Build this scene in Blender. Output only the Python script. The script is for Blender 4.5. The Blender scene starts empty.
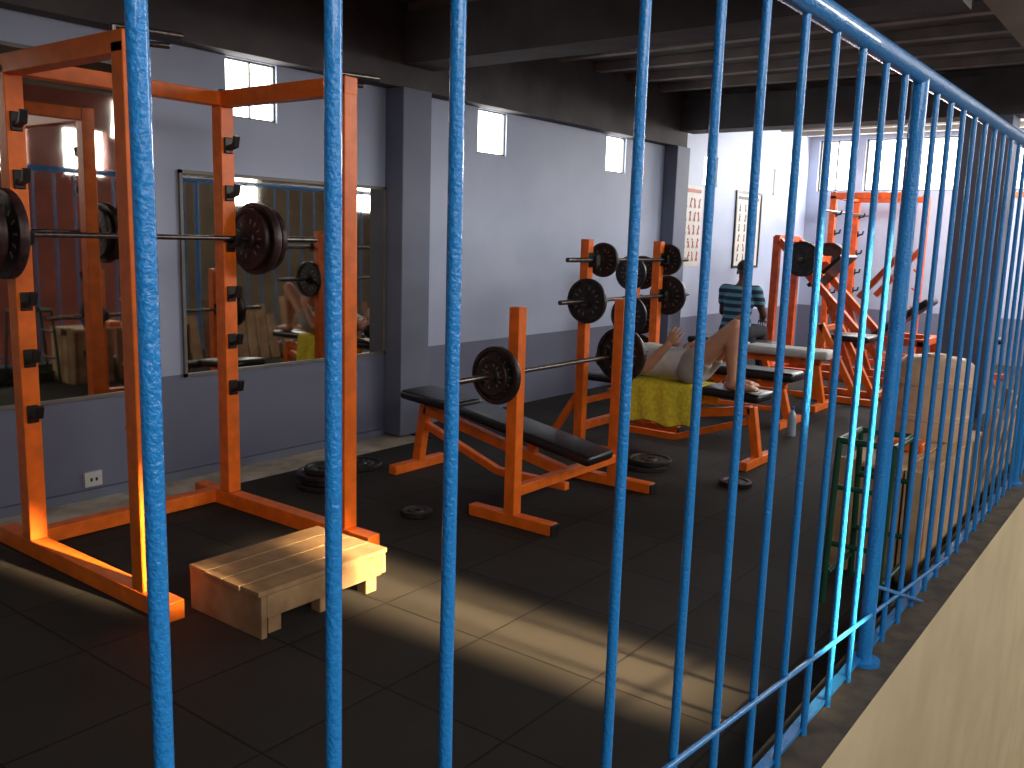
import bpy, bmesh, math, random
from mathutils import Vector, Matrix
random.seed(3)
scene = bpy.context.scene
try:
    scene.view_settings.view_transform = 'Standard'
    scene.view_settings.look = 'None'
except Exception:
    pass
COL = scene.collection
V = Vector

# ------------------------------------------------------------------ materials
def mat(name, col, rough=0.6, metal=0.0, var=0.12, scale=8.0, bump=0.0, spec=0.5, col2=None, detail=4.0, coat=0.0):
    m = bpy.data.materials.new(name); m.use_nodes = True
    nt = m.node_tree; b = nt.nodes['Principled BSDF']
    b.inputs['Roughness'].default_value = rough
    b.inputs['Metallic'].default_value = metal
    b.inputs['Specular IOR Level'].default_value = spec
    b.inputs['Coat Weight'].default_value = coat
    tc = nt.nodes.new('ShaderNodeTexCoord')
    n = nt.nodes.new('ShaderNodeTexNoise'); n.inputs['Scale'].default_value = scale
    n.inputs['Detail'].default_value = detail
    nt.links.new(tc.outputs['Object'], n.inputs['Vector'])
    r = nt.nodes.new('ShaderNodeValToRGB')
    c2 = col2 if col2 else [min(1, c*(1+var)) for c in col]
    c1 = [c*(1-var) for c in col] if not col2 else col
    r.color_ramp.elements[0].position = 0.35; r.color_ramp.elements[1].position = 0.65
    r.color_ramp.elements[0].color = (*c1, 1); r.color_ramp.elements[1].color = (*c2, 1)
    nt.links.new(n.outputs['Fac'], r.inputs['Fac'])
    nt.links.new(r.outputs['Color'], b.inputs['Base Color'])
    if bump > 0:
        bp = nt.nodes.new('ShaderNodeBump'); bp.inputs['Strength'].default_value = bump
        bp.inputs['Distance'].default_value = 0.01
        nt.links.new(n.outputs['Fac'], bp.inputs['Height'])
        nt.links.new(bp.outputs['Normal'], b.inputs['Normal'])
    return m

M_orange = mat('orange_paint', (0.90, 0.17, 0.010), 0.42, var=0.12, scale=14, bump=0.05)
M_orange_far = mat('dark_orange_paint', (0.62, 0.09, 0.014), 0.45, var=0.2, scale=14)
M_blue = mat('blue_gloss_paint', (0.018, 0.26, 0.70), 0.25, var=0.10, scale=160, bump=0.4, coat=0.5)
M_black = mat('black_vinyl', (0.012, 0.012, 0.014), 0.35, scale=30, bump=0.1)
M_hook = mat('black_metal', (0.02, 0.018, 0.017), 0.4, 0.3)
M_iron = mat('cast_iron', (0.035, 0.03, 0.03), 0.45, 0.5, var=0.35, scale=25, bump=0.2)
M_ironred = mat('painted_iron', (0.045, 0.022, 0.022), 0.45, 0.3, var=0.4, scale=25, bump=0.2)
M_steel = mat('worn_steel', (0.16, 0.14, 0.13), 0.35, 0.9, var=0.25, scale=40)
M_silver = mat('silver_paint', (0.22, 0.21, 0.20), 0.4, 0.3)
M_wood = mat('raw_wood', (0.24, 0.135, 0.06), 0.7, col2=(0.37, 0.23, 0.11), scale=9, bump=0.2)
M_wood2 = mat('old_plank_wood', (0.17, 0.085, 0.04), 0.7, col2=(0.30, 0.17, 0.08), scale=7, bump=0.2)
M_wood3 = mat('lighter_plank_wood', (0.42, 0.25, 0.12), 0.7, col2=(0.60, 0.40, 0.21), scale=7, bump=0.2)  # plank wood with a raised tone so boards behind the parapet look lit
M_cream = mat('cream_plastic', (0.80, 0.56, 0.35), 0.5, var=0.1, scale=6)
M_green = mat('green_tube_paint', (0.01, 0.07, 0.035), 0.4)
M_white = mat('white_plastic', (0.6, 0.6, 0.58), 0.4, var=0.03)
M_yellow = mat('yellow_towel', (0.85, 0.70, 0.05), 0.95, var=0.15, scale=40, bump=0.6)
M_greypad = mat('light_vinyl', (0.6, 0.6, 0.57), 0.5, var=0.06)
M_beam = mat('dark_concrete_beam', (0.105, 0.095, 0.095), 0.9, var=0.2, scale=3)
M_joist = mat('ceiling_joist', (0.34, 0.31, 0.28), 0.9, var=0.2, scale=3)
M_ceil = mat('ceiling_dark', (0.14, 0.13, 0.12), 0.95, var=0.2, scale=2)
M_pillar = mat('pillar_blue_grey', (0.15, 0.17, 0.235), 0.7, var=0.1, scale=2)
M_concrete = mat('brightened_concrete', (0.48, 0.42, 0.33), 0.85, var=0.25, scale=6, bump=0.2)  # concrete brightened to stand in for light along the back wall base
M_lintel = mat('beige_beam', (0.36, 0.31, 0.24), 0.9, var=0.1, scale=3)
M_maroon = mat('maroon_paint', (0.19, 0.045, 0.03), 0.8, var=0.2, scale=3)
M_brown = mat('brown_render', (0.085, 0.065, 0.042), 0.85, var=0.2, scale=3)
M_frame = mat('window_frame', (0.16, 0.15, 0.13), 0.5)
M_ledge = mat('grimy_ledge', (0.05, 0.042, 0.035), 0.85, col2=(0.11, 0.085, 0.06), scale=12, bump=0.4)
M_plaster = mat('ochre_plaster', (0.60, 0.50, 0.30), 0.9, col2=(0.70, 0.59, 0.37), scale=2.5, bump=0.15, detail=6)
M_poster = mat('poster_paper', (0.55, 0.53, 0.5), 0.6, var=0.04)
M_ink = mat('poster_ink', (0.06, 0.05, 0.06), 0.6)
M_inkred = mat('poster_ink_red', (0.35, 0.06, 0.04), 0.6)
M_skin = mat('tan_skin', (0.60, 0.30, 0.18), 0.5, var=0.06)
M_skin2 = mat('brown_skin', (0.10, 0.045, 0.028), 0.5, var=0.06)
M_hair = mat('black_hair', (0.01, 0.008, 0.007), 0.6)
M_shirt = mat('white_shirt', (0.66, 0.65, 0.63), 0.9, var=0.08, scale=14, bump=0.3)
M_shorts = mat('khaki_shorts', (0.40, 0.37, 0.33), 0.9, var=0.1)
M_dark = mat('dark_trousers', (0.02, 0.022, 0.03), 0.9)
M_eye = mat('eye_white', (0.7, 0.7, 0.68), 0.2, var=0.01)
M_lip = mat('lip', (0.25, 0.08, 0.06), 0.5)
M_water = mat('bottle_plastic', (0.35, 0.45, 0.55), 0.1, var=0.05)
M_bluecap = mat('blue_cap', (0.02, 0.1, 0.5), 0.4)

def wall_material():
    m = bpy.data.materials.new('two_tone_wall_paint'); m.use_nodes = True
    nt = m.node_tree; b = nt.nodes['Principled BSDF']; b.inputs['Roughness'].default_value = 0.6
    g = nt.nodes.new('ShaderNodeNewGeometry'); s = nt.nodes.new('ShaderNodeSeparateXYZ')
    nt.links.new(g.outputs['Position'], s.inputs[0])
    c = nt.nodes.new('ShaderNodeMath'); c.operation = 'GREATER_THAN'; c.inputs[1].default_value = 0.625
    nt.links.new(s.outputs['Z'], c.inputs[0])
    n = nt.nodes.new('ShaderNodeTexNoise'); n.inputs['Scale'].default_value = 1.3; n.inputs['Detail'].default_value = 8
    nt.links.new(g.outputs['Position'], n.inputs['Vector'])
    r1 = nt.nodes.new('ShaderNodeValToRGB'); r1.color_ramp.elements[0].color = (.345, .40, .545, 1); r1.color_ramp.elements[1].color = (.425, .48, .625, 1)
    r2 = nt.nodes.new('ShaderNodeValToRGB'); r2.color_ramp.elements[0].color = (.13, .145, .215, 1); r2.color_ramp.elements[1].color = (.16, .175, .255, 1)
    for r in (r1, r2):
        r.color_ramp.elements[0].position = .3; r.color_ramp.elements[1].position = .7
        nt.links.new(n.outputs['Fac'], r.inputs['Fac'])
    mx = nt.nodes.new('ShaderNodeMix'); mx.data_type = 'RGBA'
    nt.links.new(c.outputs[0], mx.inputs['Factor'])
    nt.links.new(r2.outputs['Color'], mx.inputs['A']); nt.links.new(r1.outputs['Color'], mx.inputs['B'])
    nt.links.new(mx.outputs['Result'], b.inputs['Base Color'])
    return m
M_wall = wall_material()

def mat_floor():
    m = bpy.data.materials.new('rubber_tiles'); m.use_nodes = True
    nt = m.node_tree; b = nt.nodes['Principled BSDF']
    g = nt.nodes.new('ShaderNodeNewGeometry')
    br = nt.nodes.new('ShaderNodeTexBrick'); br.offset = 0.0
    br.inputs['Scale'].default_value = 1.0; br.inputs['Brick Width'].default_value = 0.5; br.inputs['Row Height'].default_value = 0.5
    br.inputs['Mortar Size'].default_value = 0.005; br.inputs['Mortar Smooth'].default_value = 0.3
    br.inputs['Color1'].default_value = (.030, .026, .022, 1); br.inputs['Color2'].default_value = (.037, .032, .028, 1)
    br.inputs['Mortar'].default_value = (.012, .010, .009, 1)
    nt.links.new(g.outputs['Position'], br.inputs['Vector'])
    n = nt.nodes.new('ShaderNodeTexNoise'); n.inputs['Scale'].default_value = 3; n.inputs['Detail'].default_value = 10
    nt.links.new(g.outputs['Position'], n.inputs['Vector'])
    mx = nt.nodes.new('ShaderNodeMix'); mx.data_type = 'RGBA'; mx.blend_type = 'MULTIPLY'; mx.inputs['Factor'].default_value = 0.7
    nt.links.new(br.outputs['Color'], mx.inputs['A'])
    r = nt.nodes.new('ShaderNodeValToRGB'); r.color_ramp.elements[0].position = .3; r.color_ramp.elements[1].position = .7
    r.color_ramp.elements[0].color = (.65, .65, .65, 1)
    nt.links.new(n.outputs['Fac'], r.inputs['Fac']); nt.links.new(r.outputs['Color'], mx.inputs['B'])
    nt.links.new(mx.outputs['Result'], b.inputs['Base Color'])
    b.inputs['Roughness'].default_value = 0.8
    b.inputs['Specular IOR Level'].default_value = 0.2
    bp = nt.nodes.new('ShaderNodeBump'); bp.inputs['Strength'].default_value = .5; bp.inputs['Distance'].default_value = .004; bp.invert = True
    nt.links.new(br.outputs['Fac'], bp.inputs['Height']); nt.links.new(bp.outputs['Normal'], b.inputs['Normal'])
    return m
M_mat = mat_floor()

def mat_mirror():
    m = bpy.data.materials.new('mirror_silver'); m.use_nodes = True
    nt = m.node_tree; b = nt.nodes['Principled BSDF']
    b.inputs['Base Color'].default_value = (.70, .67, .60, 1); b.inputs['Metallic'].default_value = 1; b.inputs['Roughness'].default_value = .02
    n = nt.nodes.new('ShaderNodeTexNoise'); n.inputs['Scale'].default_value = 12
    r = nt.nodes.new('ShaderNodeMapRange'); r.inputs['To Min'].default_value = .01; r.inputs['To Max'].default_value = .05
    nt.links.new(n.outputs['Fac'], r.inputs['Value']); nt.links.new(r.outputs['Result'], b.inputs['Roughness'])
    return m
M_mirror = mat_mirror()

def mat_stripes():
    m = bpy.data.materials.new('striped_cotton'); m.use_nodes = True
    nt = m.node_tree; b = nt.nodes['Principled BSDF']; b.inputs['Roughness'].default_value = .9
    g = nt.nodes.new('ShaderNodeTexCoord'); w = nt.nodes.new('ShaderNodeTexWave'); w.bands_direction = 'Z'
    w.inputs['Scale'].default_value = 4.0; w.inputs['Distortion'].default_value = 0.6
    nt.links.new(g.outputs['Object'], w.inputs['Vector'])
    r = nt.nodes.new('ShaderNodeValToRGB'); r.color_ramp.interpolation = 'CONSTANT'
    r.color_ramp.elements[0].color = (.015, .04, .08, 1)
    r.color_ramp.elements[1].color = (.12, .30, .38, 1); r.color_ramp.elements[1].position = .58
    nt.links.new(w.outputs['Fac'], r.inputs['Fac']); nt.links.new(r.outputs['Color'], b.inputs['Base Color'])
    return m
M_stripe = mat_stripes()

# ------------------------------------------------------------------ builder
class B:
    def __init__(s):
        s.bm = bmesh.new(); s.mats = []
    def mi(s, m):
        if m not in s.mats: s.mats.append(m)
        return s.mats.index(m)
    def box(s, c, size, m, rot=None, round_=0.0):
        M = Matrix.Translation(V(c)) @ (rot.to_4x4() if rot else Matrix()) @ Matrix.Diagonal((*size, 1))
        r = bmesh.ops.create_cube(s.bm, size=1, matrix=M)
        i = s.mi(m)
        fs = set(); es = set()
        for v in r['verts']:
            for f in v.link_faces: fs.add(f)
            for e in v.link_edges: es.add(e)
        for f in fs: f.material_index = i
        if round_:
            q = bmesh.ops.bevel(s.bm, geom=list(es), offset=round_, segments=4, profile=.5, affect='EDGES')
            for f in q['faces']: f.material_index = i
        return fs
    def bx(s, x0, x1, y0, y1, z0, z1, m):
        return s.box(((x0+x1)/2, (y0+y1)/2, (z0+z1)/2), (abs(x1-x0), abs(y1-y0), abs(z1-z0)), m)
    def frame(s, d, up=(0, 0, 1)):
        z = V(d).normalized(); u = V(up)
        if abs(z.dot(u)) > .98: u = V((0, 1, 0))
        x = u.cross(z).normalized(); y = z.cross(x)
        return Matrix((x, y, z)).transposed()
    def beam(s, p0, p1, w, h, m, up=(0, 0, 1)):
        p0 = V(p0); p1 = V(p1); d = p1-p0
        s.box((p0+p1)/2, (w, h, d.length), m, s.frame(d, up))
    def lathe(s, prof, c, axis, m, n=28, closed=True):
        F = s.frame(axis); i = s.mi(m); rings = []
        for k in range(n):
            a = 2*math.pi*k/n
            rings.append([s.bm.verts.new(V(c)+F @ V((r*math.cos(a), r*math.sin(a), h))) for r, h in prof])
        L = len(prof)
        for k in range(n):
            A = rings[k]; C = rings[(k+1) % n]
            for j in range(L if closed else L-1):
                f = s.bm.faces.new((A[j], C[j], C[(j+1) % L], A[(j+1) % L])); f.material_index = i
    def cyl(s, p0, p1, r, m, n=16, r2=None):
        p0 = V(p0); p1 = V(p1); r2 = r if r2 is None else r2; i = s.mi(m)
        F = s.frame(p1-p0); A = []; C = []
        for k in range(n):
            a = 2*math.pi*k/n; o = F @ V((math.cos(a), math.sin(a), 0))
            A.append(s.bm.verts.new(p0+o*r)); C.append(s.bm.verts.new(p1+o*r2))
        for k in range(n):
            f = s.bm.faces.new((A[k], A[(k+1) % n], C[(k+1) % n], C[k])); f.material_index = i
        s.bm.faces.new(A[::-1]).material_index = i; s.bm.faces.new(C).material_index = i
    def ell(s, c, r, m, rot=None, n=16):
        r = (r, r, r) if isinstance(r, (int, float)) else r
        M = Matrix.Translation(V(c)) @ (rot.to_4x4() if rot else Matrix()) @ Matrix.Diagonal((*r, 1))
        q = bmesh.ops.create_uvsphere(s.bm, u_segments=n, v_segments=max(6, n*2//3), radius=1, matrix=M)
        i = s.mi(m); fs = set()
        for v in q['verts']:
            for f in v.link_faces: fs.add(f)
        for f in fs: f.material_index = i
    def tube(s, pts, rad, m, n=12, side=None):
        i = s.mi(m); pts = [V(p) for p in pts]; rings = []
        for k, p in enumerate(pts):
            d = (pts[min(k+1, len(pts)-1)]-pts[max(k-1, 0)]).normalized()
            if side is not None:
                x = V(side); x = (x-d*x.dot(d)).normalized()
            else:
                u = V((0, 0, 1)) if abs(d.z) < .95 else V((0, 1, 0)); x = u.cross(d).normalized()
            y = d.cross(x)
            rr = rad[k] if isinstance(rad[k], tuple) else (rad[k], rad[k])
            rings.append([s.bm.verts.new(p+x*rr[0]*math.cos(2*math.pi*a/n)+y*rr[1]*math.sin(2*math.pi*a/n)) for a in range(n)])
        for A, C in zip(rings, rings[1:]):
            for a in range(n):
                s.bm.faces.new((A[a], A[(a+1) % n], C[(a+1) % n], C[a])).material_index = i
        s.bm.faces.new(rings[0][::-1]).material_index = i; s.bm.faces.new(rings[-1]).material_index = i
    def done(s, name, bevel=0.0, smooth=True, parent=None, remesh=0.0, keep_origin=False):
        bm = s.bm
        bmesh.ops.recalc_face_normals(bm, faces=bm.faces)
        xs = [v.co for v in bm.verts]
        lo = V((min(v.x for v in xs), min(v.y for v in xs), min(v.z for v in xs)))
        hi = V((max(v.x for v in xs), max(v.y for v in xs), max(v.z for v in xs)))
        o = V(((lo.x+hi.x)/2, (lo.y+hi.y)/2, lo.z))
        if keep_origin: o = V((0, 0, 0))
        for v in bm.verts: v.co -= o
        me = bpy.data.meshes.new(name); bm.to_mesh(me); bm.free()
        for m in s.mats: me.materials.append(m)
        if smooth:
            for p in me.polygons: p.use_smooth = True
            if not remesh: me.set_sharp_from_angle(angle=math.radians(38))
        ob = bpy.data.objects.new(name, me); COL.objects.link(ob); ob.location = o
        if remesh:
            r = ob.modifiers.new('Remesh', 'REMESH'); r.mode = 'VOXEL'; r.voxel_size = remesh; r.use_smooth_shade = True
            q = ob.modifiers.new('Smooth', 'SMOOTH'); q.factor = .6; q.iterations = 6 if remesh > .007 else 4
        elif bevel:
            q = ob.modifiers.new('Bevel', 'BEVEL'); q.width = bevel; q.segments = 2; q.limit_method = 'ANGLE'; q.angle_limit = math.radians(50)
        if parent:
            ob.parent = parent; ob.location = o-parent.location
        return ob

# ------------------------------------------------------------------ camera
al = math.radians(37.0); th = math.atan(147/900)
Fh = V((math.cos(al), math.sin(al), 0)); R0 = V((math.sin(al), -math.cos(al), 0))
fwd = Fh*math.cos(th)+V((0, 0, -math.sin(th))); U0 = R0.cross(fwd).normalized()
Rc = (R0+.03*U0).normalized(); Uc = (U0-.03*R0).normalized()
cam = bpy.data.cameras.new('camera'); co = bpy.data.objects.new('camera', cam); COL.objects.link(co)
Mx = Matrix((Rc, Uc, -fwd)).transposed().to_4x4(); Mx.translation = V((0, 0, 1.5)); co.matrix_world = Mx
cam.sensor_width = 36; cam.lens = 900/1024*36; cam.clip_start = .02
scene.camera = co

# ------------------------------------------------------------------ room shell
XL, XR, YF, YB, ZC = -3.0, 13.5, 0.795, 4.8, 3.1
def wall_holes(name, axis, c0, c1, u0, u1, z0, z1, holes, za, zb, m):
    b = B()
    def add(a, q, s, t):
        if q-a < 1e-4 or t-s < 1e-4: return
        if axis == 'x': b.bx(a, q, c0, c1, s, t, m)
        else: b.bx(c0, c1, a, q, s, t, m)
    add(u0, u1, z0, za); add(u0, u1, zb, z1)
    p = u0
    for (a, q) in sorted(holes):
        add(p, a, za, zb); p = q
    add(p, u1, za, zb)
    return b.done(name, smooth=False, keep_origin=True)
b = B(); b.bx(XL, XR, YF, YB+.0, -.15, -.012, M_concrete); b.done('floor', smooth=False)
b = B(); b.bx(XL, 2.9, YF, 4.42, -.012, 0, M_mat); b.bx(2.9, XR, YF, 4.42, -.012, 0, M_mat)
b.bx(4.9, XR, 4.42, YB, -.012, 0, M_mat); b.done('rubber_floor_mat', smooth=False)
wins = [(3.42, 3.80), (5.81, 6.19), (7.80, 8.18), (10.0, 10.4), (11.85, 12.25)]
wall_holes('wall_back', 'x', YB, YB+.06, XL, XR+.15, -.15, ZC+.1, wins, 2.17, 2.52, M_wall)
fw = [(.95, 2.4), (2.7, 4.0), (4.15, 4.66)]
wall_holes('wall_right', 'y', XR, XR+.15, YF, YB, -.15, ZC+.1, fw, 2.30, 3.02, M_wall)
b = B(); b.bx(XL-.15, XL, YF, YB+.06, -.15, ZC+.1, M_wall); b.done('wall_left', smooth=False)
for i, (a, q) in enumerate(wins):
    b = B()
    for x in (a+.006, q-.006): b.bx(x-.006, x+.006, YB+.02, YB+.04, 2.17, 2.52, M_frame)
    if i == 0: b.bx((a+q)/2-.005, (a+q)/2+.005, YB+.02, YB+.04, 2.17, 2.52, M_frame)
    for z in (2.176, 2.514): b.bx(a, q, YB+.02, YB+.04, z-.006, z+.006, M_frame)
    b.done('window_%d' % (i+1), smooth=False)
for i, (a, q) in enumerate(fw):
    b = B(); n = max(2, round((q-a)/.45))
    for k in range(n+1):
        y = a+.015+(q-a-.03)*k/n; b.bx(XR+.05, XR+.09, y-.01, y+.01, 2.30, 3.02, M_frame)
    for z in (2.31, 3.01): b.bx(XR+.05, XR+.09, a, q, z-.01, z+.01, M_frame)
    b.done('window_%d' % (i+6), smooth=False)
b = B(); b.bx(XL-.15, XR+.15, YF, YB+.06, ZC, ZC+.1, M_ceil); b.done('ceiling', smooth=False)
b = B()
x = -2.6
while x < 13.3:
    b.bx(x, x+.09, YF+.3, YB-.01, ZC-.075, ZC-.001, M_joist); x += .62
b.done('ceiling_joists', smooth=False)
b = B(); b.bx(XL, 9.25, YB-.14, YB-.002, 2.525, ZC-.002, M_beam); b.done('trim_1', smooth=False)
for i, x in enumerate((4.95, 9.2)):
    b = B(); b.bx(x-.16, x+.16, YF+.27, YB-.15, 2.68, ZC-.077, M_beam); b.done('ceiling_beam', smooth=False)
b = B(); b.bx(XL, XR, YF+.05, YF+.25, 2.75, ZC-.002, M_lintel); b.done('trim_2', smooth=False)
b = B(); b.bx(4.76, 5.06, YB-.18, YB-.001, 0, 2.524, M_pillar); b.done('pillar', bevel=.008, smooth=False)
b = B(); b.bx(9.0, 9.3, YB-.16, YB-.001, 0, 2.524, M_pillar); b.done('pillar', bevel=.008, smooth=False)
b = B(); b.bx(9.02, 9.38, 1.45, 1.85, 0, 2.679, M_pillar); b.done('pillar', bevel=.008, smooth=False)
b = B(); b.bx(XL, 4.74, YB-.03, YB-.001, -.012, .04, M_pillar); b.done('baseboard_back', smooth=False)

# parapet
b = B()
fs = b.bx(-3.2, XR+.15, .635, .795, -2.8, .15, M_plaster)
li = b.mi(M_ledge)
b.bm.normal_update()
for f in fs:
    if f.normal.z > .5 or f.normal.y > .5: f.material_index = li
b.done('wall_front', smooth=False)
b = B(); b.cyl((3.02, .60, -2.8), (3.02, .60, -.95), .03, M_frame); b.done('drain_pipe')
# outside stairwell
b = B(); b.bx(-3.2, XR+.2, -3.5, .635, -2.95, -2.8, M_concrete); b.done('ground', smooth=False)
b = B(); b.bx(-2.6, .55, -2.2, .63, -.15, 0, M_ledge)
for k in range(9): b.bx(.55+.28*k, .83+.28*k, -2.2, -1.0, -.15-.3*(k+1), -.3*(k+1)*.95, M_ledge)
b.done('stair_landing', smooth=False)
wall_holes('wall_outer_near', 'x', -3.65, -3.5, -3.2, 7.7, -2.95, 4.2, [(5.65, 6.1), (6.6, 7.25)], 2.2, 2.85, M_maroon)
wall_holes('wall_outer_far', 'x', -3.65, -3.5, 7.7, XR+.2, -2.95, 4.2, [(9.4, 10.0), (12.2, 12.9)], 1.9, 2.4, M_brown)
b = B(); b.bx(-3.2, XR+.2, -3.65, YF-.1, 4.2, 4.3, M_ceil); b.done('ceiling_outer', smooth=False)
b = B(); b.bx(-3.35, -3.2, -3.65, .795, -2.95, 4.2, M_brown); b.done('wall_outer_left', smooth=False)
b = B(); b.bx(XR+.2, XR+.35, -3.65, .795, -2.95, 4.2, M_brown); b.done('wall_outer_right', smooth=False)
b = B(); b.bx(-3.2, XR+.2, .65, .79, 3.0, 4.2, M_lintel); b.done('wall_front_upper', smooth=False)

# mirrors
b = B(); b.bx(3.10, 4.74, YB-.012, YB-.001, .63, 1.81, M_mirror)
for (x0, x1, z0, z1) in ((3.08, 3.1, .61, 1.83), (4.74, 4.757, .61, 1.83), (3.08, 4.757, .61, .63), (3.08, 4.757, 1.81, 1.83)):
    b.bx(x0, x1, YB-.02, YB-.001, z0, z1, M_frame)
b.done('wall_mirror', smooth=False)
b = B(); b.bx(1.2, 2.76, YB-.012, YB-.001, .57, 2.35, M_mirror)
for (x0, x1, z0, z1) in ((1.18, 1.2, .55, 2.37), (2.76, 2.78, .55, 2.37), (1.18, 2.78, .55, .57), (1.18, 2.78, 2.35, 2.37)):
    b.bx(x0, x1, YB-.02, YB-.001, z0, z1, M_frame)
b.done('wall_mirror', smooth=False)

# socket
b = B(); b.bx(2.44, 2.54, YB-.02, YB-.001, .055, .14, M_white); b.bx(2.47, 2.482, YB-.024, YB-.019, .085, .105, M_hook); b.bx(2.5, 2.512, YB-.024, YB-.019, .085, .105, M_hook)
b.done('wall_socket', bevel=.003)

# posters
def poster(x0, x1, z0, z1, rows, cols, frame, ink):
    b = B(); y = YB-.002
    b.bx(x0, x1, y-.006, y, z0, z1, M_poster)
    if frame:
        for (a, q, s, t) in ((x0-.03, x0, z0-.03, z1+.03), (x1, x1+.03, z0-.03, z1+.03), (x0, x1, z0-.03, z0), (x0, x1, z1, z1+.03)):
            b.bx(a, q, y-.02, y, s, t, M_hook)
    b.bx(x0+.05, x1-.05, y-.008, y-.005, z1-.08, z1-.04, ink)
    dx = (x1-x0-.06)/cols; dz = (z1-z0-.16)/rows
    for i in range(rows):
        for j in range(cols):
            cx = x0+.03+dx*(j+.5); cz = z0+.04+dz*(i+.5); h = dz*.36; a = random.uniform(-.7, .7)
            def L(p, q, w): b.beam((p[0], y-.008, p[1]), (q[0], y-.008, q[1]), w, .003, ink, up=(0, 1, 0))
            hip = (cx, cz-h*.1); sh = (cx+h*.5*math.sin(a), cz+h*.45*math.cos(a))
            L(hip, sh, h*.42); L(hip, (cx-h*.4, cz-h), h*.25); L(hip, (cx+h*.35, cz-h), h*.25)
            L(sh, (sh[0]+h*.6*random.choice((-1, 1)), sh[1]+h*random.uniform(-.5, .5)), h*.2)
            b.cyl((sh[0]+h*.2*math.sin(a), y-.006, sh[1]+h*.4), (sh[0]+h*.2*math.sin(a), y-.01, sh[1]+h*.4), h*.24, ink, 8)
    return b.done('exercise_poster', smooth=False)
poster(9.38, 10.0, 1.22, 2.15, 5, 5, False, M_inkred)
poster(10.98, 11.75, 1.22, 2.14, 6, 4, True, M_ink)

# ------------------------------------------------------------------ railing
b = B()
bars = [-.4, -.2, 0.0, .215, .435, .648, .844, 1.28, 1.549, 1.752, 1.966, 2.168, 2.37, 2.575, 2.77]
x = 3.15
posts = [2.94, 5.9, 8.9, 11.9]
while x < 13.3:
    if min(abs(x-p) for p in posts) > .08: bars.append(x)
    x += .2
YR = .73
for x in bars:
    lean = random.uniform(-.006, .006)
    n = 7
    pts = [(x+lean*(k/n-.5)+random.uniform(-.001, .001), YR, .15+1.84*k/n) for k in range(n+1)]
    b.tube(pts, [.0094]*(n+1), M_blue, n=14)
for x in posts+[-.6]:
    b.cyl((x, YR, .15), (x, YR, 2.0), .024, M_blue, 20); b.cyl((x, YR, .15), (x, YR, .165), .05, M_blue, 20)
b.cyl((-3.0, YR, 2.01), (13.3, YR, 2.01), .028, M_blue, 20)
b.beam((1.55, YR+.018, .165), (13.3, YR+.018, .165), .03, .008, M_blue)
b.cyl((4.08, YR-.012, .2), (-.2, YR-.012, .66), .007, M_blue, 10)
b.cyl((3.6, YR-.025, .16), (2.94, YR-.0, .42), .007, M_blue, 10)
b.done('blue_steel_railing')

# ------------------------------------------------------------------ gym gear
def add_plate(b, c, R, m, axis=(1, 0, 0), t=.03, deco=True):
    h = t/2
    prof = [(.016, -h), (.045, -h), (.05, -h*.35), (R-.028, -h*.35), (R-.022, -h), (R-.004, -h), (R, -h*.7), (R, h*.7), (R-.004, h), (R-.022, h), (R-.028, h*.35), (.05, h*.35), (.045, h), (.016, h)]
    b.lathe(prof, c, axis, m, 36)
    if deco:
        a = V(axis).normalized()
        F = b.frame(a)
        for k in range(14):
            if k in (3, 10): continue
            g = 2*math.pi*k/14
            q = F @ V((math.cos(g), math.sin(g), 0))
            for sgn in (-1, 1):
                p = V(c)+q*R*.58+a*sgn*t*.2
                b.beam(p-q*R*.08, p+q*R*.08, R*.045, .004, M_silver, up=a)
def barbell(name, x0, x1, y, z, plates, m=M_iron, inner=None):
    b = B()
    b.cyl((x0+.25, y, z), (x1-.25, y, z), .013, M_steel)
    for s, e in ((x0, x0+.28), (x1-.28, x1)):
        b.cyl((s, y, z), (e, y, z), .016, M_steel)
    for (x, R, t) in plates:
        add_plate(b, (x, y, z), R, m, (1, 0, 0), t)
        sg = -1 if x < (x0+x1)/2 else 1
        b.lathe([(.014, -.012), (.03, -.012), (.03, .012), (.014, .012)], (x+sg*(t/2+.015), y, z), (1, 0, 0), M_steel, 16)
    return b.done(name)

def squat_rack(name, X1, X2, Yf, Yb, H, m, front_pegs=True):
    b = B(); w = .078
    for X in (X1, X2):
        b.beam((X, Yf, .08), (X, Yf, H), w, w, m, up=(0, 1, 0)); b.beam((X, Yb, .08), (X, Yb, H), w, w, m, up=(0, 1, 0))
        b.beam((X, Yf-.2, .04), (X, Yb+.28, .04), w, w, m)
        b.beam((X, Yf-.04, H-.0), (X, Yb+.04, H-.0), w, w, m)
        for z in (1.93, 1.69, 1.43, 1.17, .92, .67):
            b.beam((X, Yb-.03, z-.03), (X, Yb-.10, z-.012), .035, .022, M_hook)
            b.beam((X, Yb-.10, z-.022), (X, Yb-.115, z+.035), .035, .018, M_hook)
            b.box((X, Yb-.045, z-.01), (.05, .012, .08), M_hook)
        for z in (1.45, 1.2, .95, .7):
            b.beam((X, Yf+.03, z-.02), (X, Yf+.085, z+.03), .03, .022, m)
        for Y in (Yf, Yb):
            b.box((X, Y, H+.045), (.03, .03, .012), M_hook)
    b.beam((X1, Yb+.12, .04), (X2, Yb+.12, .04), w, w*.9, m); b.beam((X1, Yb, H), (X2, Yb, H), w*.9, w*.9, m)
    for X, sg in ((X1, 1), (X2, 1)):
        b.cyl((X-.02, Yf+.05, H+.06), (X+.26*sg, Yf+.05, H+.075), .012, M_steel)
        b.cyl((X-.02, Yf+.05, H), (X-.02, Yf+.05, H+.065), .012, M_steel)
        b.cyl((X+.08, Yf+.25, H+.05), (X+.3, Yf+.2, H+.06), .012, M_steel); b.cyl((X+.02, Yf+.25, H+.03), (X+.09, Yf+.25, H+.05), .01, M_steel)
    return b.done(name, bevel=.004)
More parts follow.
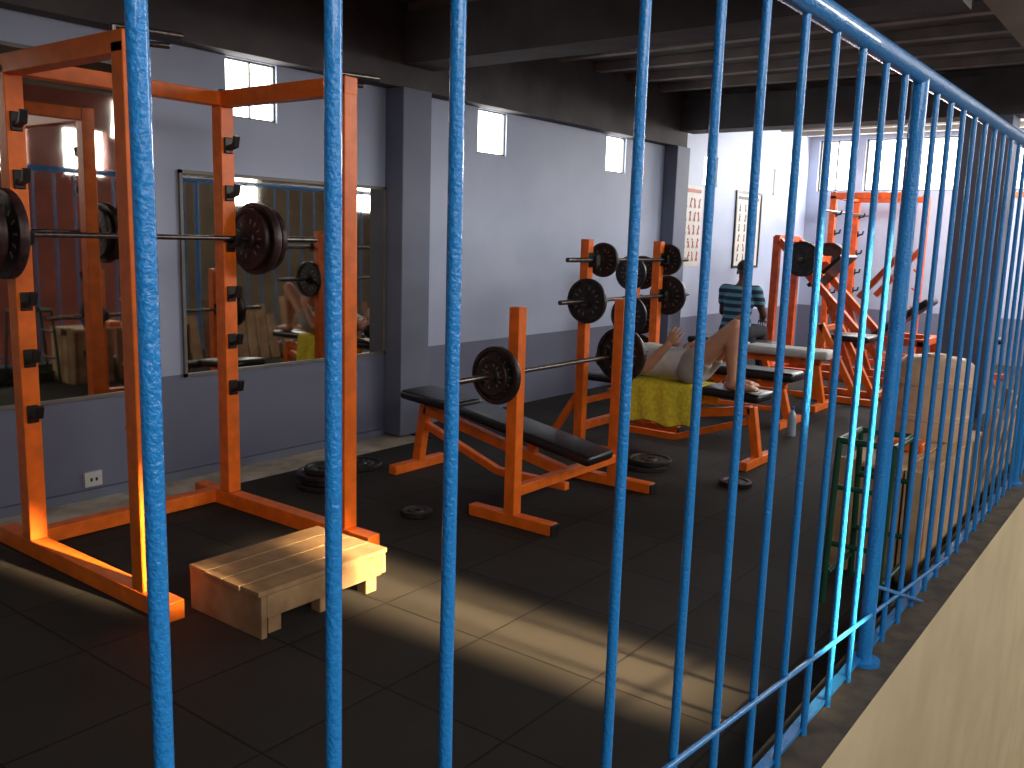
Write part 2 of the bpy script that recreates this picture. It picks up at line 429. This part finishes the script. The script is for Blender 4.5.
squat_rack('squat_rack', 1.85, 2.9, 3.18, 4.10, 2.15, M_orange)
barbell('barbell', 1.30, 3.44, 4.02, 1.44+.01, [(1.76, .19, .04), (1.69, .16, .035), (2.99, .16, .03), (3.035, .19, .045), (3.095, .17, .03)], M_ironred)

def pad(b, p0, p1, w, t, m):
    p0 = V(p0); p1 = V(p1); F = b.frame(p1-p0)
    b.box((p0+p1)/2, (w, t, (p1-p0).length), m, F, round_=t*.38)

def bench_press(name, cx, yu, H, dr, z0, z1, padm, L=1.15, hooks=(.8,)):
    b = B(); w = .066; m = M_orange
    for sx in (-1, 1):
        X = cx+.52*sx
        b.beam((X, yu, .06), (X, yu, H), w, w, m, up=(0, 1, 0))
        b.beam((X, yu-.27, .032), (X, yu+.27, .032), w, .062, m)
        b.box((X, yu-.275, .03), (.07, .012, .06), M_hook); b.box((X, yu+.275, .03), (.07, .012, .06), M_hook)
        if H > 1.3: b.beam((X, yu+.26*1, .05), (X, yu+.02, .42), .045, .045, m)
        for hz in hooks:
            b.box((X, yu+dr*.05, hz-.03), (.05, .07, .02), M_hook); b.box((X, yu+dr*.09, hz+.0), (.05, .014, .075), M_hook)
            b.box((X, yu+dr*.036, hz+.0), (.06, .008, .1), M_hook)
    b.beam((cx-.52, yu, .18), (cx+.52, yu, .18), .055, .055, m)
    if H > 1.3: b.beam((cx-.52, yu+dr*-.0, .36), (cx+.52, yu, .36), .04, .04, m)
    ya = yu-dr*.22; ye = yu+dr*L
    b.beam((cx, yu, .18), (cx, ye, z1-.1), .06, .06, m)
    b.beam((cx, ye, z1-.08), (cx, ye+dr*.06, .05), .06, .06, m, up=(1, 0, 0))
    b.beam((cx-.24, ye+dr*.06, .03), (cx+.24, ye+dr*.06, .03), .06, .06, m)
    b.beam((cx, yu+dr*.25, .2), (cx, yu+dr*.25, z0-.04+(z1-z0)*.3), .05, .05, m, up=(0, 1, 0))
    b.beam((cx, yu+dr*.5, .1), (cx, ye, .3), .045, .045, m); b.beam((cx, yu, .1), (cx, yu+dr*.5, .1), .045, .045, m)
    ym = yu+dr*L*.66
    zm = z0+(z1-z0)*.78
    pad(b, (cx, ya, z0), (cx, ym, zm), .27, .06, padm)
    pad(b, (cx, ym+dr*.03, zm+.01), (cx, ye+dr*.1, z1), .29, .06, padm)
    return b.done(name, bevel=.004)
bench_press('bench_press_station', 4.19, 2.74, 1.15, 1, .30, .50, M_black, 1.1, hooks=(.8,))
barbell('barbell', 3.22, 5.15, 2.80, .80, [(3.58, .15, .035), (3.545, .10, .025), (4.83, .17, .035), (4.875, .15, .03)])
CX2 = 5.85; YU2 = 3.40; ZP = .475
bench_press('bench_press_station', CX2, YU2, 1.5, -1, ZP, ZP, M_black, 1.06, hooks=(1.08, 1.36))
barbell('barbell', 4.93, 6.8, YU2-.06, 1.08, [(5.26, .155, .035), (6.45, .155, .035), (6.49, .12, .03)])
barbell('barbell', 5.0, 6.75, YU2-.06, 1.36, [(5.45, .12, .03), (6.42, .12, .03)])

# towel draped over bench
b = B(); i = b.mi(M_yellow)
t0 = ZP+.034
prof = [(.175, t0-.18), (.168, t0-.08), (.155, t0-.012), (.135, t0+.002), (0, t0+.004), (-.135, t0+.002), (-.160, t0-.012), (-.172, t0-.08), (-.182, t0-.18), (-.19, t0-.30)]
rows = []
ny = 16
for k in range(ny+1):
    y = YU2-.74+.54*k/ny
    rows.append([b.bm.verts.new((CX2+px+(.012*math.sin(k*1.3+j) if (j < 2 or j > 6) else 0), y, pz+(.018*math.sin(k*.7) if j > 8 else 0))) for j, (px, pz) in enumerate(prof)])
for A, C in zip(rows, rows[1:]):
    for j in range(len(prof)-1): b.bm.faces.new((A[j], A[j+1], C[j+1], C[j])).material_index = i
o = b.done('yellow_towel'); s = o.modifiers.new('Solid', 'SOLIDIFY'); s.thickness = .006; s.offset = 0; q = o.modifiers.new('Sub', 'SUBSURF'); q.levels = 1; q.render_levels = 1

def flat_bench(name, cx, y0, y1, z, padm, pad2=None):
    b = B(); m = M_orange
    b.beam((cx, y0+.1, z-.1), (cx, y1-.1, z-.1), .06, .06, m)
    for y, s in ((y0+.15, -1), (y1-.15, 1)):
        b.beam((cx, y, z-.1), (cx, y+.08*s, .05), .06, .06, m, up=(1, 0, 0)); b.beam((cx-.25, y+.08*s, .03), (cx+.25, y+.08*s, .03), .06, .06, m)
    b.beam((cx, y0+.2, .12), (cx, y1-.2, .12), .04, .04, m)
    for y in (y0+.3, y1-.3): b.beam((cx-.12, y, z-.06), (cx+.12, y, z-.06), .04, .04, m)
    pad(b, (cx, y0, z-.02), (cx, y0+(y1-y0)*.68, z-.02), .3, .08, padm); pad(b, (cx, y0+(y1-y0)*.71, z-.02), (cx, y1, z-.02), .3, .08, pad2 or padm)
    return b.done(name, bevel=.004)
flat_bench('workout_bench', 7.35, 2.55, 3.75, .44, M_black)
flat_bench('workout_bench', 8.35, 2.6, 3.8, .53, M_greypad)
flat_bench('workout_bench', 9.35, 3.5, 4.5, .45, M_black)
b = B(); m = M_orange
for X in (8.85, 9.35):
    b.beam((X, 2.3, .03), (X, 3.1, .03), .06, .06, m); b.beam((X, 2.5, .05), (X, 2.9, .75), .06, .06, m); b.beam((X, 2.9, .05), (X, 2.9, .75), .06, .06, m)
b.beam((8.85, 2.9, .7), (9.35, 2.9, .7), .05, .05, m); b.beam((8.85, 2.35, .1), (9.35, 2.35, .1), .05, .05, m)
pad(b, (8.88, 2.65, .62), (9.32, 2.65, .62), .4, .06, M_black)
b.done('preacher_curl_bench', bevel=.004)

# leg press
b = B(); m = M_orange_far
for X in (10.35, 11.0):
    b.beam((X, 2.25, .04), (X, 4.1, .04), .08, .08, m)
    b.beam((X, 2.7, .28), (X, 3.95, 1.55), .08, .08, m)
    b.beam((X, 3.98, .04), (X, 3.98, 1.6), .08, .08, m, up=(0, 1, 0))
    b.beam((X, 3.0, .06), (X, 3.35, .95), .06, .06, m)
    b.beam((X, 2.3, .05), (X, 2.3, .52), .08, .08, m, up=(0, 1, 0)); b.beam((X, 2.25, .5), (X, 3.0, .5), .08, .08, m)
    b.beam((X, 3.0, .95), (X, 2.55, 1.5), .06, .06, m)
for (y, z) in ((2.3, .5), (3.98, 1.58), (3.98, .06), (2.3, .04), (2.75, .3)):
    b.beam((10.35, y, z), (11.0, y, z), .07, .07, m)
pad(b, (10.68, 2.95, .45), (10.68, 2.3, .95), .42, .08, M_black); pad(b, (10.68, 2.92, .38), (10.68, 3.25, .46), .42, .08, M_black)
b.box((10.68, 3.42, 1.22), (.6, .5, .04), M_hook, Matrix.Rotation(math.radians(-45), 3, 'X'))
b.beam((10.2, 3.62, 1.35), (11.15, 3.62, 1.35), .07, .07, m); b.beam((10.4, 3.45, 1.15), (10.4, 3.75, 1.45), .08, .08, m); b.beam((10.95, 3.45, 1.15), (10.95, 3.75, 1.45), .08, .08, m)
for X in (10.25, 10.2, 11.12, 11.17): add_plate(b, (X, 3.62, 1.35), .2, M_iron, deco=False)
b.cyl((10.12, 3.62, 1.35), (11.25, 3.62, 1.35), .02, M_steel)
b.done('leg_press_machine', bevel=.004)

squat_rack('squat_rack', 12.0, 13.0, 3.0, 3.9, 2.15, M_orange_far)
barbell('barbell', 11.4, 13.4, 3.82, 1.94, [])
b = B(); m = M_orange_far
for X in (11.3, 11.9):
    b.beam((X, 2.2, .08), (X, 2.2, 2.1), .06, .06, m, up=(0, 1, 0)); b.beam((X, 1.7, .04), (X, 2.6, .04), .06, .06, m)
b.beam((11.3, 2.2, 2.1), (11.9, 2.2, 2.1), .06, .06, m); b.beam((11.6, 2.2, 2.1), (11.6, 1.5, 2.15), .06, .06, m); b.beam((11.3, 2.2, .04), (11.9, 2.2, .04), .06, .06, m)
for k in range(12): b.bx(11.43, 11.77, 2.12, 2.28, .1+k*.055, .148+k*.055, M_iron)
b.cyl((11.5, 2.2, .1), (11.5, 2.2, 2.08), .01, M_steel); b.cyl((11.7, 2.2, .1), (11.7, 2.2, 2.08), .01, M_steel)
b.beam((11.6, 1.95, .04), (11.6, 1.95, .45), .06, .06, m, up=(0, 1, 0)); b.beam((11.6, 1.95, .04), (11.6, 2.2, .04), .06, .06, m); pad(b, (11.6, 1.7, .49), (11.6, 2.08, .49), .3, .07, M_black)
b.cyl((11.6, 1.52, 2.1), (11.6, 1.52, 1.8), .004, M_steel); b.cyl((11.15, 1.52, 1.8), (12.05, 1.52, 1.8), .014, M_steel)
b.done('lat_pulldown_machine', bevel=.004)

def stack(name, x, y, Rs):
    b = B(); z = 0
    for R, dx, dy in Rs:
        add_plate(b, (x+dx, y+dy, z+.0155), R, M_iron, (0, 0, 1), .03); z += .031
    return b.done(name)
stack('weight_plate', 3.50, 4.0, [(.17, 0, 0), (.165, .02, .01), (.16, -.01, .02), (.13, 0, 0)])
stack('weight_plate', 3.95, 4.2, [(.15, 0, 0)])
stack('weight_plate', 3.45, 3.22, [(.085, 0, 0)])
stack('weight_plate', 5.25, 2.82, [(.16, 0, 0), (.15, .03, -.02)])
stack('weight_plate', 5.25, 2.17, [(.10, 0, 0)])
stack('weight_plate', 8.0, 4.45, [(.2, 0, 0), (.2, .02, 0), (.18, 0, 0)])
b = B()
b.beam((7.55, 4.25, .05), (7.55, 4.25, 1.3), .06, .06, M_orange, up=(0, 1, 0)); b.beam((7.3, 4.25, .03), (7.8, 4.25, .03), .06, .06, M_orange); b.beam((7.55, 4.0, .03), (7.55, 4.5, .03), .06, .06, M_orange)
for z, R in ((1.2, .16), (.8, .19), (.4, .21)):
    b.cyl((7.35, 4.25, z), (7.75, 4.25, z), .015, M_steel)
    add_plate(b, (7.44, 4.25, z), R, M_iron); add_plate(b, (7.66, 4.25, z), R, M_iron)
b.done('weight_plate_tree', bevel=.003)

# wooden platform
b = B()
X0, X1, Y0, Y1 = 1.96, 2.60, 2.60, 3.05
for k in range(4):
    y = Y0+k*(Y1-Y0)/4
    b.bx(X0-.01+random.uniform(-.005, .005), X1+.01, y+.002, y+(Y1-Y0)/4-.004, .165, .185, M_wood)
b.bx(X0, X0+.025, Y0, Y1, .0, .164, M_wood); b.bx(X1-.025, X1, Y0, Y1, 0.08, .164, M_wood)
b.bx(X0+.026, X1-.026, Y0, Y0+.022, .075, .164, M_wood); b.bx(X0+.026, X1-.026, Y1-.022, Y1, .0, .164, M_wood)
for x in (X0+.05, X0+.30, X1-.09): b.bx(x, x+.06, Y0+.025, Y0+.08, 0, .164, M_wood)
for x in (X0+.30, X1-.09): b.bx(x, x+.06, Y1-.08, Y1-.025, 0, .164, M_wood)
b.done('wooden_step_platform', bevel=.003, smooth=False)

# bottle
b = B(); c = (6.97, 2.45, 0)
b.lathe([(0.001, 0), (.034, 0), (.036, .01), (.036, .06), (.033, .08), (.036, .1), (.036, .15), (.028, .18), (.013, .2), (.013, .215), (.001, .215)], c, (0, 0, 1), M_water, 20, closed=False)
b.cyl((6.97, 2.45, .212), (6.97, 2.45, .235), .015, M_bluecap, 14); b.done('water_bottle')

# green stand
b = B()
xs = (3.78, 4.08); ys = (.9, 1.12); zt = .70
for x in xs:
    for y in ys: b.cyl((x+(.05 if x == xs[1] else -.05), y, 0), (x, y, zt), .013, M_green)
    b.cyl((x, ys[0], zt), (x, ys[1], zt), .013, M_green); b.cyl((x, ys[0], .25), (x, ys[1], .25), .011, M_green); b.cyl((x, ys[0], .5), (x, ys[1], .5), .011, M_green)
for y in ys:
    b.cyl((xs[0], y, zt), (xs[1], y, zt), .013, M_green); b.cyl((xs[0], y, .12), (xs[1], y, .12), .011, M_green)
b.done('green_metal_stand')

# crate + drum
b = B()
for x in (4.24, 4.44, 4.64, 4.84, 5.04, 5.24):
    b.bx(x, x+.15, .85, .87, 0.0, .5, M_wood3); b.bx(x, x+.15, 1.23, 1.25, 0, .5, M_wood2)
for y in (.852, .954, 1.056, 1.158):
    b.bx(4.19, 4.215, y, y+.092, 0.0, .5+.05*math.sin(y*40), M_wood3)
    b.bx(5.42, 5.44, y, y+.092, 0, .5, M_wood2)
for x in (4.22, 5.38):
    for y in (.87, 1.19): b.bx(x, x+.04, y, y+.04, 0, .5, M_wood2)
for k in range(4): b.bx(4.22, 5.44, .85+k*.1, .942+k*.1, .5, .52, M_wood3)
b.done('wooden_crate', bevel=.003, smooth=False)
b = B()
b.lathe([(.001, 0), (.17, 0), (.185, .02), (.19, .1), (.196, .105), (.196, .13), (.19, .135), (.193, .28), (.199, .285), (.199, .31), (.192, .315), (.185, .39), (.15, .42), (.05, .425), (.05, .44), (.001, .44)], (5.10, 1.05, .52), (0, 0, 1), M_cream, 32, closed=False)
b.done('plastic_drum')
b = B(); b.box((4.66, 1.08, .545), (.12, .22, .05), M_orange); b.done('orange_block', bevel=.01)
# planks leaning against the inside of the parapet and the railing
b = B(); x = 5.6
while x < 9.0:
    w = random.uniform(.08, .14); h = random.uniform(.5, .72); t = random.uniform(0, .03)
    b.beam((x, .90+t, 0.0), (x+random.uniform(-.02, .02), .815, h), .025, w, M_wood2 if random.random() < .5 else M_wood3, up=(1, 0, 0))
    x += w+random.uniform(.02, .08)
b.done('leaning_planks', smooth=False)

# ------------------------------------------------------------------ people
def person(name, J, skin, shirt, legwear, leg_long, face_dir, head_up, loc):
    e = bpy.data.objects.new(name, None); COL.objects.link(e); e.location = V(loc); e.empty_display_size = .1
    J = {k: V(v) for k, v in J.items()}
    side = (J['shR']-J['shL']).normalized()
    b = B(); s = skin
    pel, chest, neck, head = J['pelvis'], J['chest'], J['neck'], J['head']
    waist = pel.lerp(chest, .5)
    b.tube([pel.lerp(chest, -.22), pel, waist, chest, chest.lerp(neck, .6), neck], [(.12, .08), (.165, .105), (.135, .09), (.165, .11), (.15, .085), (.055, .055)], s, 20, side)
    b.tube([neck.lerp(chest, .3), neck, neck.lerp(head, .6)], [.06, .055, .052], s, 14)
    up = V(head_up).normalized(); f = V(face_dir).normalized(); f = (f-up*f.dot(up)).normalized(); sd = up.cross(f)
    R = Matrix((sd, f, up)).transposed()
    P = lambda x, y, z: head+sd*x+f*y+up*z
    b.ell(P(0, -.005, .025), (.074, .092, .09), s, R, 24); b.ell(P(0, .02, -.035), (.057, .068, .078), s, R, 20); b.ell(P(0, .05, -.09), (.03, .03, .022), s, R, 12)
    b.ell(P(0, .092, -.02), (.011, .018, .024), s, R, 10); b.ell(P(0, .098, -.032), (.016, .012, .009), s, R, 10)
    for q in (-1, 1):
        b.ell(P(.076*q, -.005, -.012), (.009, .02, .032), s, R, 10)
        b.ell(P(.03*q, .078, .022), (.022, .012, .007), s, R, 8)
    for S in 'LR':
        sh, el, wr, hd = J['sh'+S], J['el'+S], J['wr'+S], J['hd'+S]
        b.tube([chest.lerp(neck, .4).lerp(sh, .5), sh], [.065, .056], s, 14)
        b.tube([sh, sh.lerp(el, .35), sh.lerp(el, .7), el], [.056, .05, .043, .038], s, 14); b.ell(el, .038, s, None, 12)
        b.tube([el, el.lerp(wr, .25), el.lerp(wr, .6), wr], [.038, .042, .034, .026], s, 14)
        b.ell(sh, .057, s, None, 12)
        d = (hd-wr).normalized(); n = V(J.get('palm'+S, (0, 0, -1))); n = (n-d*n.dot(d)).normalized(); w = d.cross(n)
        H = Matrix((w, d, n)).transposed()
        b.ell(wr, .027, s, None, 10)
        b.ell(wr+d*.045, (.041, .052, .016), s, H, 14)
        for k, (o, L) in enumerate(((-.034, .064), (-.0115, .078), (.0115, .073), (.034, .056))):
            dd = (d+w*o*2.2).normalized()
            p = wr+d*.078+w*o; p1 = p+dd*L*.45+n*L*.10; p2 = p1+dd*L*.27+n*L*.2; p3 = p2+dd*L*.12+n*L*.24
            b.tube([p-d*.02, p, p1, p2, p3], [.0085, .0085, .008, .0075, .006], s, 8)
        q = wr+d*.03-w*.032; b.tube([q, q-w*.022+d*.025+n*.01, q-w*.03+d*.05+n*.022], [.012, .0105, .008], s, 8)
        hp, kn, an, to = J['hp'+S], J['kn'+S], J['an'+S], J['to'+S]
        b.tube([hp, hp.lerp(kn, .3), hp.lerp(kn, .7), kn], [.088, .08, .062, .052], s, 18)
        shin = (an-kn).normalized(); thigh = (kn-hp).normalized(); back = (-(thigh-shin*thigh.dot(shin)))
        back = back.normalized() if back.length > .05 else V((0, 0, 0))
        b.tube([kn, kn.lerp(an, .15)+back*.004, kn.lerp(an, .32)+back*.012, kn.lerp(an, .55)+back*.008, kn.lerp(an, .85), an], [.050, .049, .056, .047, .034, .036], s, 18)
        b.ell(hp, .09, s, None, 14); b.ell(kn, .0515, s, None, 18)
        fd = (to-an); L = fd.length; heel = an-fd.normalized()*.045
        b.tube([heel, an+V((0, 0, -.015)), an.lerp(to, .5)+V((0, 0, -.01)), an.lerp(to, .85)], [.028, .036, (.04, .03), (.045, .02)], s, 14)
        fw_ = fd.normalized(); sw = fw_.cross(V((0, 0, 1))).normalized()
        for k in range(5):
            o = (-.034+.017*k); L2 = .05-.006*abs(k-1 if S == 'R' else k-3)
            p = an.lerp(to, .82)+sw*o; b.tube([p, p+fw_*L2*.6, p+fw_*L2+V((0, 0, -.004))], [.011, .0105, .008], s, 8)
    b.done('body', remesh=.0052, parent=e)
    c = B()
    c.tube([pel.lerp(chest, -.1), pel, waist, chest, chest.lerp(neck, .55), chest.lerp(neck, .8)], [(.16, .118), (.178, .122), (.155, .112), (.18, .125), (.165, .1), (.085, .072)], shirt, 20, side)
    for S in 'LR':
        sh, el = J['sh'+S], J['el'+S]
        c.tube([chest.lerp(neck, .4).lerp(sh, .4), sh], [.08, .072], shirt, 14); c.tube([sh, sh.lerp(el, .3), sh.lerp(el, .6)], [.072, .066, .062], shirt, 14); c.ell(sh, .072, shirt, None, 12)
    c.done('shirt', remesh=.010, parent=e)
    c = B()
    c.tube([pel.lerp(chest, -.3), pel.lerp(chest, -.1), pel, pel.lerp(chest, .12)], [(.13, .1), (.175, .122), (.182, .125), (.17, .12)], legwear, 20, side)
    for S in 'LR':
        hp, kn, an = J['hp'+S], J['kn'+S], J['an'+S]
        if leg_long:
            c.tube([hp, hp.lerp(kn, .4), kn], [.105, .09, .066], legwear, 14); c.tube([kn, kn.lerp(an, .4), kn.lerp(an, .92)], [.066, .064, .052], legwear, 14); c.ell(kn, .066, legwear)
        else:
            c.tube([hp, hp.lerp(kn, .15), hp.lerp(kn, .3)], [.104, .100, .095], legwear, 14)
        c.ell(hp, .104, legwear, None, 14)
    c.done('trousers' if leg_long else 'shorts', remesh=.010, parent=e)
    c = B()
    c.ell(P(0, -.022, .042), (.08, .088, .084), M_hair, R, 24)
    c.done('hair', remesh=.01, parent=e)
    c = B()
    for q in (-1, 1):
        c.ell(P(.03*q, .076, .004), (.013, .009, .008), M_eye, R, 10); c.ell(P(.03*q, .083, .004), (.005, .004, .005), M_hair, R, 8)
        c.ell(P(.03*q, .083, .022), (.018, .006, .003), M_hair, R, 8)
    c.ell(P(0, .086, -.06), (.022, .006, .006), M_lip, R, 10)
    c.done('face_features', parent=e)
    return e

cx = CX2; Dy = YU2-3.66; Dz = ZP-.44
def q(x, y, z): return (cx+x, y+Dy, z+Dz)
person('lying_person', dict(
    pelvis=q(0, 3.06, .60), chest=q(0, 3.42, .61), neck=q(0, 3.60, .61), head=q(0, 3.74, .60),
    shL=q(-.17, 3.52, .60), shR=q(.17, 3.52, .60),
    elL=q(-.27, 3.30, .58), wrL=q(-.24, 3.14, .76), hdL=q(-.23, 3.08, .86), palmL=(1, 0, 0),
    elR=q(.27, 3.27, .54), wrR=q(.10, 3.10, .745), hdR=q(0, 3.08, .745), palmR=(0, 0, -1),
    hpL=q(-.09, 3.04, .585), hpR=q(.09, 3.04, .585), knL=q(-.10, 2.72, .91), knR=q(.10, 2.76, .93),
    anL=q(-.09, 2.72, .525), anR=q(.09, 2.80, .525), toL=q(-.09, 2.54, .50), toR=q(.09, 2.62, .50)),
    M_skin, M_shirt, M_shorts, 0, (0, 0, 1), (0, 1, 0), (cx, 3.1+Dy, ZP+.03))
px, py = 9.35, 4.0
person('seated_person', dict(
    pelvis=(px, py, .57), chest=(px+.06, py, .90), neck=(px+.10, py, 1.06), head=(px+.15, py, 1.20),
    shL=(px+.08, py+.18, .99), shR=(px+.08, py-.18, .99),
    elL=(px+.18, py+.24, .74), wrL=(px+.40, py+.14, .66), hdL=(px+.50, py+.10, .64),
    elR=(px+.18, py-.24, .74), wrR=(px+.40, py-.14, .66), hdR=(px+.50, py-.10, .64),
    hpL=(px+.02, py+.09, .55), hpR=(px+.02, py-.09, .55), knL=(px+.44, py+.13, .54), knR=(px+.44, py-.13, .54),
    anL=(px+.46, py+.13, .09), anR=(px+.46, py-.13, .09), toL=(px+.66, py+.14, .035), toR=(px+.66, py-.14, .035)),
    M_skin2, M_stripe, M_dark, 1, (1, 0, -.35), (.35, 0, 1), (px, py, .45))

# ------------------------------------------------------------------ light
w = bpy.data.worlds.new('world'); scene.world = w; w.use_nodes = True
nt = w.node_tree; bg = nt.nodes['Background']; bg.inputs['Color'].default_value = (1, .99, .96, 1); bg.inputs['Strength'].default_value = 10.0

def area(name, loc, target, sx, sy, power, col=(1, 1, 1), spread=180):
    l = bpy.data.lights.new(name, 'AREA'); l.shape = 'RECTANGLE'; l.size = sx; l.size_y = sy; l.energy = power; l.color = col
    l.spread = math.radians(spread)
    o = bpy.data.objects.new(name, l); COL.objects.link(o); o.location = loc
    d = V(target)-V(loc); o.rotation_euler = d.to_track_quat('-Z', 'Y').to_euler()
    return o
area('daylight_area_near', (.5, -3.2, 3.2), (1.5, 4.5, 1.2), 7, 1.3, 205, (1, .96, .92))
area('daylight_area_far', (10.3, -3.2, 3.2), (9.8, 4.5, 1.2), 6, 1.3, 330, (1, .96, .92))
area('daylight_far_windows', (13.4, 2.8, 2.65), (6.5, 3.2, .6), 3.6, .6, 140, (1, .98, .94))
area('fill_far_corner', (11.2, .95, 2.9), (13.5, 2.6, 1.2), 2.5, .4, 210, (1, .98, .94))  # added fill lamp to brighten the far wall, no real source there
area('sunbeam', (2.68, -1.5, 2.2), (2.62, 2.2, 0), .36, 1.08, 16, (1, .74, .42), 5)
area('sunbeam_small', (2.33, -1.6, 2.3), (1.87, 3.15, .28), .10, .42, 2.2, (1, .74, .4), 3)
